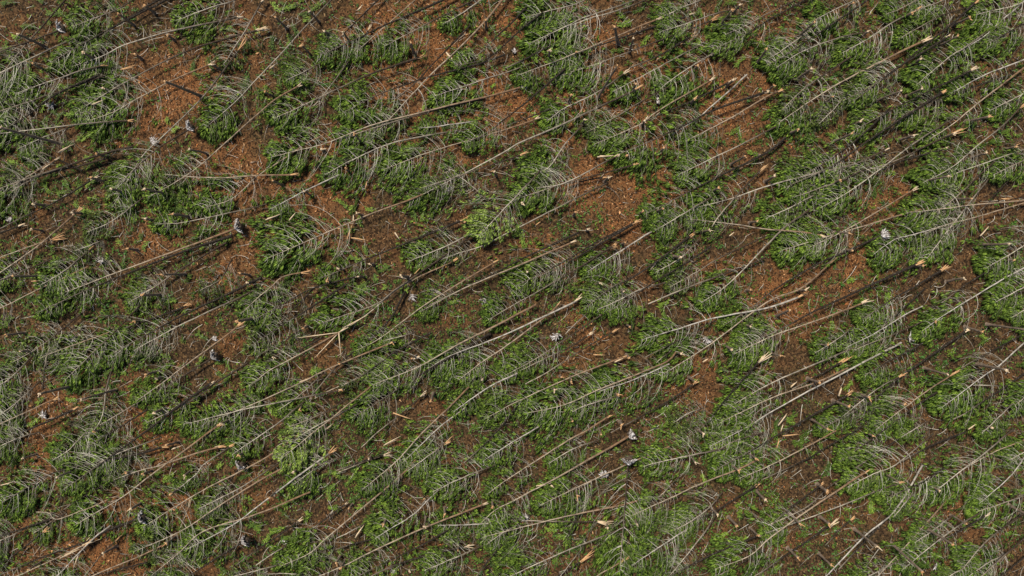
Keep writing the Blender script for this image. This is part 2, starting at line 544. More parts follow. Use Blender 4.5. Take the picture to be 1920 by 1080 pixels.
def make_crown(seed, sparse):
    rng = np.random.default_rng(seed)
    A = Acc()
    Rmax = rng.uniform(2.4, 3.4)
    bal = rng.uniform(.32, .68)          # share of boughs on one side
    hole = [(rng.uniform(.05, .75), rng.choice([-1, 1])) for _ in range(rng.integers(0, 3))]   # boughs torn off here
    needle_shift = rng.uniform(-.10, .12)
    sweep = rng.uniform(.55, 1.15)
    swp = rng.uniform(.08, .45)
    tb, td, tl, tw, tv, th = [], [], [], [], [], []

    def tuft(p, d, l, w, v, h):
        tb.append(p); td.append(d); tl.append(l); tw.append(w); tv.append(v); th.append(h)

    G_ = rng.random((48, 48))
    def vn(a_, b_):
        a_, b_ = a_ / .55 + 8, b_ / .55 + 16
        i_, j_ = int(a_), int(b_); fa, fb = a_ - i_, b_ - j_
        return (G_[i_, j_] * (1 - fa) + G_[i_ + 1, j_] * fa) * (1 - fb) + (G_[i_, j_ + 1] * (1 - fa) + G_[i_ + 1, j_ + 1] * fa) * fb
    x = 0.0
    lopside = rng.uniform(-0.2, 0.2)
    gph = rng.uniform(0, 6.28, 3)
    gapf = lambda f: .86 + .12 * math.sin(f * 9 + gph[0]) + .08 * math.sin(f * 23 + gph[1])
    while x < CROWN_L * 0.985:
        f = x / CROWN_L
        env = Rmax * (1 - 0.74 * f ** 1.7) * gapf(f)
        nb = rng.integers(3, 6)
        for _ in range(nb):
            q = rng.random()
            if q < 0.62:
                phi = rng.uniform(-0.15, 0.85); phi = phi if rng.random() < bal else math.pi - phi
            elif q < 0.75:
                phi = rng.uniform(0.75, math.pi - .75)
            else:
                phi = rng.uniform(-math.pi + .3, -.3)
            if any(abs(f - h0) < .07 and math.cos(phi) * h1 > 0 for h0, h1 in hole): continue
            upness = max(0.0, math.sin(phi))
            r = env * rng.uniform(.62, 1.12) * (1 - 0.40 * upness)
            r *= 1 + lopside * math.copysign(1, math.cos(phi))
            if rng.random() < .12: r *= .45
            a = r * sweep * rng.uniform(.75, 1.25)
            bend = rng.uniform(0.66, 1.0)
            s = np.linspace(0, 1, 9)
            thh = s * math.pi / 2 * bend
            if rng.random() < .16: s = s * rng.uniform(.4, .85); thh = s * math.pi / 2 * bend
            lean_ = rng.normal(0, .17)
            ax = x + lean_ * r * s + a * (1 - np.cos(thh)) * .95 + swp * r * s + rng.uniform(-.1, .1)
            rad = r * 1.13 * np.sin(thh) / math.sin(math.pi / 2 * bend) ** .6 * (1 + 0.07 * np.sin(s * 5 + rng.random() * 6))
            py = rad * math.cos(phi)
            pz = rad * math.sin(phi) * (0.45 if upness > 0 else 0.8) - 0.30 * r * s ** 2 * (0.6 + .5 * abs(math.cos(phi)))
            floor = -0.62 + rng.uniform(0, .22) + .1 * s
            under = np.maximum(0, floor - pz)
            pz = np.maximum(pz, floor)
            py = py + under * math.copysign(.5, math.cos(phi) + 1e-3)
            P = np.stack([ax, py, pz], 1) + np.cumsum(rng.normal(0, .016, (9, 3)), 0)
            rr = 0.0168 * (0.6 + .4 * r / Rmax) * rng.uniform(.7, 1.3)
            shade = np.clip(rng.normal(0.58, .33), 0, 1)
            if pz.mean() < -.25: shade *= .55  # low boughs painted darker to stand for shade under the crown
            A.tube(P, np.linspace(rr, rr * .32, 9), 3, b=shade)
            # fine side twigs
            seg = np.diff(P, axis=0)
            ln = np.linalg.norm(seg, axis=1).sum()
            T = np.gradient(P, axis=0); T /= np.linalg.norm(T, axis=1, keepdims=True) + 1e-9
            for _k in range(int(ln * 1.3)):
                ss = rng.uniform(.25, .9)
                i = ss * 8; i0 = int(i); p = P[i0] * (1 - i + i0) + P[min(8, i0 + 1)] * (i - i0)
                t = T[i0]
                side = np.cross(t, [0, 0, 1]); side /= np.linalg.norm(side) + 1e-6
                d = t * .8 + side * rng.choice([-1, 1]) * rng.uniform(.25, .7) + np.array([0, 0, rng.uniform(-.25, .15)])
                l = rng.uniform(.25, .95) * (1 - .5 * f)
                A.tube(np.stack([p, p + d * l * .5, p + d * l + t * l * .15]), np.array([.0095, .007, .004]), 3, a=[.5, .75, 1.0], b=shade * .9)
            # needle sprays
            s0 = (0.92 - 0.86 * min(1, f * 1.35)) + rng.uniform(-.16, .16) + needle_shift
            if upness > .55: s0 = max(s0, .55)
            if phi < 0: s0 -= .26
            if sparse: s0 = s0 + .16
            s0 = max(s0, 0.06)
            dens = (0.55 if sparse else 1.0) * (0.25 if f < .3 else .75) * rng.choice([.3, 1.0, 1.0])
            ncl = int(np.ceil(ln * (1 - s0) / 0.165 * dens))
            for _c in range(ncl):
                ss = s0 + (1 - s0) * min(1, (_c + rng.random()) / ncl)
                i = ss * 8; i0 = min(7, int(i)); p = P[i0] * (1 - i + i0) + P[i0 + 1] * (i - i0)
                t = T[i0]
                side = np.cross(t, [0, 0, 1]); side /= np.linalg.norm(side) + 1e-6
                sg = rng.choice([-1, 1])
                c0 = p + side * sg * rng.uniform(.02, .22) + np.array([0, 0, rng.uniform(-.12, .03)])
                main = t + side * sg * rng.uniform(.0, .5) + np.array([.35, 0, rng.uniform(-.45, .1)])
                main /= np.linalg.norm(main)
                big = rng.uniform(.7, 1.25) * (1 - .2 * f)
                cv = rng.random()
                for _k in range(rng.integers(5, 9)):
                    d = main + rng.normal(0, .17, 3) * np.array([1, 1, .6])
                    d /= np.linalg.norm(d)
                    tuft(c0 + rng.normal(0, .05, 3), d, rng.uniform(.34, .68) * big, rng.uniform(.024, .046) * big, np.clip(cv + rng.normal(0, .18), 0, 1), i)
            tuft(P[7], T[8], rng.uniform(.35, .6), .09, rng.random(), 1)
        x += rng.uniform(.36, .66) * (1.0 - .40 * f)
    # overlapping sprays that close the crown towards its tip
    x0 = CROWN_L * rng.uniform(.36, .64)
    Rm = Rmax * rng.uniform(.48, .68)
    ph = rng.uniform(0, 6.28, 4)
    yoff = rng.normal(0, .25)
    rag = rng.uniform(.34, .50)
    for _c in range(int((110 if sparse else 270) * (Rm / 1.9) * (1.08 - x0 / CROWN_L) / .62)):
        u = rng.random() ** .75
        xx = x0 + (CROWN_L * 1.08 - x0) * u
        half = Rm * math.sqrt(max(0, 1 - max(0, (u - .28) / .74) ** 2)) * (.62 + .38 * min(1, u / .28))
        half *= 1 + .24 * math.sin(u * 9 + ph[0] + yoff * 8) + .16 * math.sin(u * 21 + ph[1])
        yy = rng.uniform(-1, 1) * rng.uniform(.75, 1.12)
        if vn(xx, yy * half) < (.50 if sparse else rag): continue
        zc = -.14 - .44 * rng.random() ** .8 - .12 * abs(yy)
        c0 = np.array([xx, yy * half + yoff, zc])
        main = np.array([1.0, .75 * yy * (1.1 - .5 * u) + rng.normal(0, .16), rng.uniform(-.16, .16)])
        main /= np.linalg.norm(main)
        cv = np.clip(.18 + (zc + .6) * 1.5 + rng.normal(0, .28), 0, 1)  # deeper sprays get a darker tone: inner crown shade painted in
        big = rng.uniform(.75, 1.25)
        for _k in range(rng.integers(4, 7)):
            d = main + rng.normal(0, .14, 3) * np.array([1, 1, .5]); d /= np.linalg.norm(d)
            tuft(c0 + rng.normal(0, .07, 3), d, rng.uniform(.34, .64) * big, rng.uniform(.026, .048) * big, np.clip(cv + rng.normal(0, .12), 0, 1), 1)
    # leader
    for _k in range(14):
        p = np.array([CROWN_L * rng.uniform(.88, 1.0), rng.normal(0, .05), rng.normal(0, .05) - .1])
        d = np.array([1, rng.normal(0, .45), rng.normal(0, .3)]); d /= np.linalg.norm(d)
        tuft(p, d, rng.uniform(.35, .6), .09, rng.random(), 1)
    B, D, L, Wd, Vv = map(np.array, (tb, td, tl, tw, tv))
    n = len(B)
    S = np.cross(D, np.array([0, 0, 1.0])); S /= np.linalg.norm(S, axis=1, keepdims=True) + 1e-6
    U = np.cross(S, D)
    M = B + D * (L * .42)[:, None]
    Wc = Wd[:, None]
    tipp = B + D * L[:, None] + np.array([0, 0, -1.0]) * (L * .18)[:, None]
    V = np.stack([B, M + S * Wc, M + U * Wc * .7, M - S * Wc, M - U * Wc * .7, tipp], 1).reshape(-1, 3)
    zz = V[:, 2]
    V[:, 2] = np.maximum(np.where(zz > -.08, -.08 + (zz + .08) * .25, zz), -.74)
    f1 = np.array([[0, 2, 1], [0, 3, 2], [0, 4, 3], [0, 1, 4], [5, 1, 2], [5, 2, 3], [5, 3, 4], [5, 4, 1]])
    F = (np.arange(n)[:, None, None] * 6 + f1[None]).reshape(-1, 3)
    tipa = np.tile([0.0, .45, .6, .45, .2, 1.0], n)  # low values at base and underside put shade into the needle colour
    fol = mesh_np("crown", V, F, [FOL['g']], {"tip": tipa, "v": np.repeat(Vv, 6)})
    return A.mesh("branches", [BRANCH]), fol


CROWNS = [make_crown(100 + k, False) for k in range(16)]
SPARSE = [make_crown(300 + k, True) for k in range(7)]

# ------------------------------------------------------------------ data traced from the photograph (photo pixels)
TREES = """
00
620,-150 250,270 110,440 -100,700 b n c110
450,225 220,310 0,385 -500,560 b r c110
1500,-150 1240,0 850,200 600,340 380,470 d n c115
1800,125 1320,225 1100,285 900,350 780,415 540,500 p s c120
620,260 350,380 0,545 -250,650 p n c120
780,490 630,520 430,590 110,705 p s c110
780,570 430,690 0,835 -300,930 b n c120
1980,215 1700,290 1360,400 850,670 560,850 b s c120
1580,480 1250,625 1030,740 850,840 660,910 t s c130
980,905 700,925 440,950 0,1000 -150,1020 p s c90
1970,0 1820,260 1670,490 p s c90 y
1800,360 1520,720 1200,1040 10:1060,100 10:840,480 p s c110
01:700,-150 01:480,90 01:370,200 01:220,370 01:0,600 1770,760 1540,960 p n c125
1420,970 1240,1080 10:1080,120 10:860,330 b r c110
01:330,640 01:150,740 01:0,865 1680,1080 10:1420,220 10:1110,400 t s c115
1900,-100 1750,5 1600,50 1330,150 p n c110
1200,-150 950,30 800,100 540,200 b n c90
740,560 430,700 180,880 -60,1020 d n c100
560,940 330,1030 130,1120 p n c80
1300,-60 1040,90 800,240 d n c0
01
850,215 750,370 560,640 430,800 b s c0
1230,430 900,540 560,690 330,800 130,890 b s c125
1500,-50 1370,15 1010,170 650,340 460,420 d n c105
1400,-200 1190,0 1000,165 740,400 t n c80
1600,20 1430,105 1280,180 1110,270 960,350 b n c80
1900,-120 1690,0 1540,100 1400,180 p n c90
1000,-80 780,130 600,320 500,400 d n c80 y
1980,-150 1830,20 1700,180 1480,400 1280,590 1060,830 900,1000 t n c120 y
1610,190 1380,420 1210,600 1050,740 d n c0
1870,410 1700,470 1440,540 1200,610 900,720 640,850 d n c120
02:220,440 1920,530 1700,600 1340,720 p n c130
1980,655 1750,720 1450,790 900,930 530,1075 11:300,50 11:110,100 t n c115
1700,740 1390,815 1000,920 640,1040 b n c110
02:400,515 02:230,660 02:0,850 1740,990 1560,1070 d n c90
02:190,890 1920,955 1500,1080 11:1220,90 11:960,190 t s c110
1640,965 1350,1000 1010,1075 11:700,130 11:520,230 p n c115
1640,905 1470,930 1220,960 w n c70
510,1010 370,1080 11:160,140 11:0,245 10:1740,410 10:1520,480 t n c110
480,480 230,600 p n c65
340,340 110,510 b s c0
300,960 200,1080 80,1190 d n c0
11
10:2000,450 10:1900,480 10:1600,540 10:1350,590 10:1160,600 p n c120
620,230 570,255 390,340 100,490 w n c70
280,230 0,235 10:1650,250 10:1420,245 10:1230,225 t s c60 y
1250,380 1130,430 880,515 580,640 330,750 80,860 t n c145
02:930,675 02:560,845 02:360,940 02:50,1075 1870,55 1560,220 1400,300 1150,430 p s c110
12:80,75 1540,230 1240,330 b s c90 y
1750,440 1640,340 1500,220 p n c70 y
12:210,195 12:0,415 1820,530 1670,690 p n c90 l
1550,570 1180,720 820,870 600,960 470,1010 d s c95
1800,570 1660,640 1440,760 1140,880 p n c90
12:720,290 12:0,650 1700,765 1530,815 1380,870 p n c60 y
1660,640 1440,820 1060,1080 21:880,130 21:470,270 b n c115
1500,870 1110,1060 21:830,200 21:650,300 t s c0
1800,880 1480,1075 21:1280,120 21:940,370 21:750,470 t s c70
12:500,660 12:0,900 1560,1080 21:1300,130 d n c0
12:460,735 12:0,930 1560,1080 21:1230,180 t s c75
12
920,590 560,780 360,900 20,1070 d s c110
905,605 500,840 380,910 150,1010 d n c80 y
770,760 500,930 240,1075 22:0,130 21:1740,240 b s c90
1060,650 800,810 560,960 w n c90
1500,400 1340,490 1070,650 p n c80
1350,680 940,975 740,1080 22:550,150 d s c75
1100,875 900,1000 740,1075 d s c0
1410,700 1280,840 1080,960 p n c80
13:330,480 13:130,620 13:0,750 1700,980 22:1560,20 22:1420,110 p n c110
1900,690 1560,850 1380,960 1180,1075 b n c60 y
1490,770 1210,950 1000,1080 22:720,180 d n c80
1900,850 1750,920 1310,1080 22:1020,120 b n c0
13:130,-50 1920,60 1560,240 1300,370 990,530 d n c120
03:60,950 02:1900,990 1730,0 1500,110 1250,230 p n c90
13:890,40 13:640,150 13:330,225 1920,315 1650,405 1360,480 p s c115
1870,190 1740,330 1560,530 1500,620 b s c0
13:410,690 13:300,665 13:0,640 1700,605 1480,580 1330,565 t s c75
02:540,930 02:400,1080 280,170 130,230 p n c90
930,155 620,240 330,320 20,420 b s c110
790,90 430,280 180,330 p s c80 y
680,250 400,300 d s c0
02:1910,690 02:1500,830 02:1330,920 02:1000,1075 790,80 d s c140
02
1050,-60 930,0 540,130 440,180 120,330 p n c130
1000,0 900,40 600,130 330,230 p n c80
700,-80 550,0 420,50 100,130 p n c110
1100,140 480,395 280,475 30,570 t s c75
1300,130 1230,150 800,290 480,400 310,470 d n c95
1640,75 1560,95 1250,195 1110,240 p s c80
1500,150 1280,240 850,400 640,480 350,570 b s c100
1360,265 1250,330 1100,420 880,510 d s c0
850,540 640,690 400,810 260,910 p s c100
1620,350 1600,360 1440,440 1210,590 1110,670 p n c120
1470,300 1350,370 1150,480 1000,560 750,690 p n c90
1300,590 1000,745 690,925 560,990 b n c50 y
1500,600 1080,840 960,930 620,1080 t s c100
1640,610 1370,745 1080,870 900,960 d s c0
1760,560 1620,690 1490,800 1390,890 1200,1010 w n c60 y
03:90,680 1920,720 1670,870 1300,1060 t s c75
1500,-50 1390,10 1280,50 1100,150 p s c70
230,90 100,185 0,275 01:1740,430 01:1480,500 d n c80
110,50 0,165 01:1740,340 01:1650,420 d n c0
350,315 100,440 -50,510 d n c0
290,815 90,895 -60,950 d n c0
03:330,-70 03:190,10 03:0,100 1750,190 1600,260 b n c80
03:420,-110 03:250,10 03:0,150 1790,235 1510,370 d n c105
03
1170,305 880,450 560,610 380,720 280,780 70,930 t s c125
1560,15 1380,180 1170,350 950,530 830,610 560,760 d s c115 y
1350,275 1170,390 960,520 640,760 d s c95
2000,-50 1750,150 1620,270 1430,390 w n c115
1120,70 900,190 740,300 550,400 p s c105
760,-80 640,0 460,90 330,160 p n c90
760,-10 450,200 180,380 -20,500 d n c120
740,240 540,280 260,385 60,510 p n c110
370,190 220,290 20,430 p n c70 y
620,430 450,540 270,670 100,830 b n c90 y
1540,520 1180,700 960,810 640,980 d s c110
910,810 850,870 620,1080 13:510,80 13:250,250 d s c110
1320,690 1030,870 720,1080 13:470,175 13:120,330 d s c110
2050,400 1920,450 1640,560 1370,700 w n c100
1920,510 1580,770 1390,930 1190,1060 t n c110
1900,800 1760,940 1580,1080 13:1370,180 13:1160,290 p s c110
1400,880 1340,920 1090,1080 13:870,170 13:620,350 13:390,480 p n c115
1380,1005 1220,1080 13:900,150 13:640,220 b s c70 y
1830,560 1520,660 1210,770 1000,870 d n c80
2250,-160 1900,20 1560,110 p n c90
2300,500 1920,700 1660,830 p n c90
1400,-150 1050,40 880,110 b n c70
1700,-180 1350,-10 1080,90 b n c100
1480,60 1270,130 980,290 b n c100
1700,200 1460,370 1350,440 1110,640 p n c120
600,700 490,820 380,930 p n c70 y
840,0 760,110 p n c0
2150,100 1920,180 1640,330 d n c90
13
1320,40 1080,100 900,170 650,290 d s c0
1100,340 800,520 550,660 300,780 t s c100
1200,480 1060,515 800,590 560,660 100,800 t n c120
2100,410 1920,425 1500,460 1280,490 1030,520 t n c110
2100,380 1920,440 1580,540 1320,610 1160,680 t n c80 y
1700,200 1540,400 1470,490 1410,570 1190,860 p n c125
2150,-50 1920,40 1700,115 1500,185 1290,260 p n c95
1700,130 1620,200 1420,390 1250,520 b n c60 y
1290,620 1100,680 950,720 790,830 w n c105
840,690 600,800 380,900 70,1080 22:1790,150 22:1590,280 d r c75
520,850 250,1080 22:1920,100 22:1500,410 22:1110,660 t n c120
1120,900 23:720,0 23:350,170 23:130,290 22:1700,450 d s c110
1310,940 1090,1080 23:960,70 23:700,240 d s c80
2050,860 1920,930 23:1650,0 23:1340,190 23:1150,330 w n c120
1720,910 1480,1060 23:1300,110 d n c0
23:1180,0 23:1000,160 23:850,300 d n c0
2300,500 1920,760 1640,930 p n c100
2350,-80 1920,120 1690,230 b n c100
1850,220 1650,440 1590,500 d n c0
2040,395 1760,410 d n c0
800,150 600,250 400,330 180,400 b n c100
450,330 220,450 -20,560 p n c105
2150,950 1920,1080 1700,1190 p n c100
20
10:660,920 300,0 0,150 -300,280 t n c90
10:1780,630 10:1250,830 10:740,1020 10:430,1130 t r c110
10:1740,690 10:1400,800 10:1050,940 10:700,1080 390,135 280,190 d n c110
10:1700,740 10:1340,950 10:1150,1080 960,110 b n c85
1960,-80 1800,0 1320,230 1050,375 800,520 d n c130
1900,20 1820,60 1620,150 1330,290 1000,470 p n c90 y
1400,130 1280,180 1050,260 830,340 d s c0
1050,130 880,310 700,480 490,690 b n c115
820,330 600,410 380,490 300,530 t n c100 y
650,160 450,320 280,450 90,560 b n c100 y
850,580 800,760 760,980 660,1120 p n c90 y
1790,280 1650,390 1500,500 1220,710 1020,850 t s c105
1600,520 1310,700 1050,850 800,1000 640,1090 b r c80 y
1590,710 1350,880 1100,1075 30:830,185 30:480,430 d s c100
420,825 200,930 0,1020 -200,1100 t s c80
570,905 350,1000 0,1160 -200,1240 d s c90
190,730 90,970 50,1080 p n c0
1110,910 860,1070 30:640,120 d n c90
1860,560 1640,700 1420,850 1100,1010 b n c110
21:640,765 21:480,795 21:0,890 1700,940 1370,1020 p s c110
21:1020,410 21:620,570 21:330,710 21:0,860 1550,1010 t s c100
250,500 60,680 -150,800 p n c100
320,760 335,600 370,440 b n c70 y
300,700 100,880 -100,1020 p n c95
10:420,850 10:150,960 10:-100,1060 b n c80
10:620,200 10:300,60 d n c0
10:700,260 10:430,430 10:200,540 10:0,635 d s c0
10:160,610 10:0,670 10:-200,750 d s c0
10:600,490 10:400,670 10:200,830 10:0,970 10:-150,1080 t s c0
10:400,715 10:250,760 10:0,850 t s c0
10:1000,20 10:760,75 10:500,165 10:250,245 10:0,335 10:-200,420 b n c110
10:800,105 10:600,160 10:400,205 10:190,290 10:0,420 10:-150,520 b n c110
10:430,110 10:200,250 10:60,340 t s c80 y
10:640,820 10:500,940 10:400,1010 10:300,1060 p n c100
10:780,720 10:650,770 10:560,800 p n c60 y
10:1090,390 10:900,540 10:780,610 10:650,660 p n c90 y
10:1740,860 10:1650,1010 10:1500,1100 b n c70 y
10:1350,940 10:1150,1080 10:1000,1150 p n c60 y
21
11:760,990 430,0 260,90 -20,240 d n c95
11:360,960 11:200,1000 11:110,1080 0,90 20:1800,200 t s c85
680,-30 380,165 250,240 90,350 -60,450 d n c95 y
450,-10 150,280 d n c0
620,335 350,490 120,610 -60,740 t f c100
360,300 0,520 d s c0
500,370 220,530 d n c0
1120,20 1000,230 800,420 620,570 430,790 d n c0
1310,335 1060,470 960,540 820,640 640,740 d n c80 y
1200,525 1040,575 870,680 b s c50
930,620 620,740 440,830 t n c0
22:180,125 1830,265 1500,430 1220,590 870,730 t n c115
1760,340 1360,570 1100,730 860,890 720,970 d n c95
22:490,95 22:0,325 1720,410 1450,510 1300,600 w s c110
22:350,120 22:280,190 22:0,400 1700,550 1520,690 t s c100
22:760,140 22:420,370 22:170,540 22:-60,660 b n c110
1960,640 1760,740 1480,930 w n c110
1600,740 1440,900 1250,1080 31:1060,210 31:800,430 t n c95
1570,895 1340,1080 31:1100,230 w n c100
1250,800 1100,930 920,1070 31:790,115 b s c0
860,740 570,975 430,1080 31:180,210 t n c95 l
760,870 590,970 380,1080 250,1180 p n c60 y
360,850 200,985 60,1085 30:1740,170 p n c85
520,630 320,810 160,920 p n c80
700,820 480,950 250,1040 b n c90
1200,330 950,400 p n c60
22
770,325 500,480 250,640 100,720 b s c0
580,350 440,440 270,520 60,620 b s c60
570,180 400,345 p n c0
850,510 450,665 200,775 0,870 21:1720,980 t s c100
1230,480 1170,545 1000,620 700,740 380,880 110,940 t n c135
1180,570 980,660 640,780 w n c115
1380,710 1200,830 960,970 740,1085 d s c0
23:240,65 1920,150 1620,210 1450,245 1200,320 970,390 w s c125
1860,545 1710,710 1580,860 1430,1040 32:1280,60 d s c70 y
23:760,400 23:420,540 23:0,720 1620,900 p n c110
23:600,600 23:380,700 23:0,835 1560,1010 t n c100
23:1000,410 23:600,620 23:300,780 23:0,945 1770,1040 32:1480,110 w n c125
23:600,800 23:270,990 23:110,1080 32:1920,60 32:1520,290 d s c110
730,960 560,1070 32:430,60 32:0,335 31:1730,470 t s c95
790,810 560,880 450,930 p n c85
1500,255 1270,380 1000,520 d n c0
1200,470 1080,560 b n c0
1440,900 1330,940 1210,1010 p n c60 y
1150,-40 960,10 780,100 640,160 p n c80
23
720,110 400,230 130,320 0,370 22:1650,500 t s c85
1160,135 1030,200 840,320 580,450 w n c115
1160,250 900,360 640,470 b n c60
640,290 540,370 350,490 p n c75
1490,320 1190,530 960,690 760,860 390,1060 d s c110
1000,660 850,740 700,850 560,960 p s c70 y
1380,650 1210,760 1040,890 810,1060 t s c90
1270,780 1060,920 850,1080 33:540,220 d n c95
950,860 750,960 600,1030 d s c0
2050,300 1920,410 1750,570 1620,660 1300,900 w n c125
2000,300 1590,520 1450,600 d n c0
2000,590 1640,830 1500,925 1390,985 d n c0
1750,735 1540,730 p n c0
550,555 370,660 180,760 d s c0
1870,830 1700,1000 1600,1090 p n c80
2200,0 1830,220 p n c70
2200,600 1850,880 b n c90
1150,420 940,530 720,660 d n c90
1200,1000 1000,1120 p n c70
30
1240,105 1050,160 850,200 560,265 350,330 10,530 d s c115
1660,110 1480,160 1230,245 1030,295 850,360 t s c75 y
20:1650,1030 1570,0 1280,210 1100,345 900,500 560,700 t s c105
1740,100 1530,240 1480,310 1330,430 p s c80
1800,260 1680,430 1500,640 d r c70 y
31:310,30 31:180,120 1920,230 1570,410 1350,540 1060,720 t s c110
31:170,230 1920,345 1720,460 1480,580 p n c80
31:250,250 31:0,385 1600,590 1360,745 1000,900 t s c115 y
31:565,150 31:270,370 31:0,570 1740,700 1380,890 w s c110
31:410,450 31:0,620 1520,750 1340,910 1130,1080 t n c60 y
1250,835 1050,930 690,1080 400,1200 t s c80
900,470 650,580 425,655 370,610 270,600 t n c0
1060,640 820,730 620,830 330,930 0,1070 -200,1150 d r c80
830,700 700,800 570,930 430,1075 250,1190 w n c95 y
640,840 210,1040 50,1110 t s c0
340,735 200,850 0,990 -200,1100 d s c0
880,805 770,910 660,1050 560,1150 b s c0
380,655 0,790 -200,880 d n c80
200,720 0,815 -150,880 p n c60
1830,820 1650,930 1450,1060 1200,1200 d r c90
1100,980 800,1050 600,1120 d n c0
800,390 640,480 480,580 d n c0
1420,545 1350,720 t s c0
700,-60 520,130 400,210 p n c90
1215,40 900,160 700,250 p n c90
300,0 100,60 -100,160 p n c80
500,600 250,760 b n c70
1500,800 1250,960 b n c70 y
31
1200,205 1080,330 750,610 500,820 400,910 180,1010 t n c130
200,990 0,1040 -200,1090 p n c60 y
1720,535 1450,640 1250,720 900,880 640,1010 300,1150 t s c100
1440,735 1240,850 1000,970 690,1120 d n c105
1580,855 1300,920 1040,1000 830,1100 d s c0
1790,250 1600,320 1320,450 p n c110
1370,430 1270,530 1150,640 890,800 w n c125
1750,685 1540,695 1360,700 w n c95
32:880,30 32:340,340 32:0,520 1800,580 1680,690 t r c100
21:1960,870 1800,0 1560,230 d n c0
655,175 500,240 270,400 p n c105
980,170 840,205 600,290 d s c0
930,185 620,300 b n c0
320,670 150,790 0,890 -150,1000 d s c0
670,540 400,740 d s c0
820,685 600,800 p n c0
870,805 600,880 d n c0
230,850 100,930 0,1000 p n c0
1425,85 1260,200 1140,290 p s c80
32:200,-40 32:0,80 1700,220 w n c90
1850,840 1640,1100 d n c0
30,1065 300,1065 p n c0
1700,850 1500,940 1260,1040 p n c85
1980,690 1880,740 1720,850 p n c60
32
1180,110 870,240 640,345 420,450 210,550 t n c105
870,230 855,500 840,660 810,1050 b r c170 v
940,515 800,550 500,610 200,680 31:1700,790 t n c105
660,675 280,670 100,665 b s c0
490,630 400,800 290,920 d n c0
860,710 560,830 300,940 -100,1120 p n c100
550,840 420,1010 330,1120 p n c0
830,965 640,1080 500,1160 t s c0
530,965 400,1040 250,1130 d s c0
1850,205 1700,280 1470,370 1200,490 890,630 t n c85
1600,120 1440,155 1200,205 980,260 p n c105
1280,310 1100,490 b n c0
1580,450 1480,570 1340,670 1210,740 p n c105
1840,400 1520,600 1330,680 1200,740 d s c60
1310,730 1090,870 900,1000 w n c105
1530,610 1460,730 1270,980 1180,1080 p n c60 y
1860,770 1500,920 1180,1075 1000,1150 d s c80
33:740,295 33:400,520 33:200,660 33:0,810 1780,930 1520,1030 t s c130
1900,880 1560,1070 d n c0
1480,810 1420,920 p n c0
650,60 450,130 270,240 p n c80
1920,0 1700,60 1530,140 b n c90
33
1000,380 830,440 560,550 260,660 -20,760 p s c80
1240,10 960,240 780,320 600,410 p n c115
700,250 460,410 290,560 0,700 b n c0
400,390 180,560 20,700 d s c0
700,-40 520,60 300,190 80,300 -50,360 d n c0
510,-10 240,140 -20,270 -220,350 t n c95
1100,-30 850,140 640,280 d n c0
1480,0 1230,100 1000,220 d n c0
1160,250 950,590 740,770 440,1075 300,1200 w n c0
940,600 720,830 530,1030 d n c0
1390,450 1170,700 960,930 830,1075 700,1200 t n c0
1105,440 1000,570 940,640 p n c55
1640,620 1400,760 1250,830 d s c0
1400,620 1260,720 1100,830 p n c60
1950,590 1750,730 1600,860 1450,1040 b n c110
2050,680 1920,800 1600,1080 1450,1200 b n c80
2000,880 1740,1080 1600,1180 d n c0
1850,-30 1600,180 1450,290 1240,460 p n c115
1960,40 1660,170 1450,290 t s c0
1930,180 1820,330 1580,540 w n c110
2200,0 1810,210 p n c80
480,690 200,880 0,1020 -100,1080 d s c0
630,650 520,750 430,850 d s c0
1600,600 1350,760 1000,1040 p n c120
2250,350 1920,480 1560,600 b n c110
1350,250 1150,380 880,500 d n c110
1000,950 800,1060 600,1150 p n c90
1500,1000 1300,1120 p n c90
1800,900 1620,1000 1480,1100 p n c80
"""
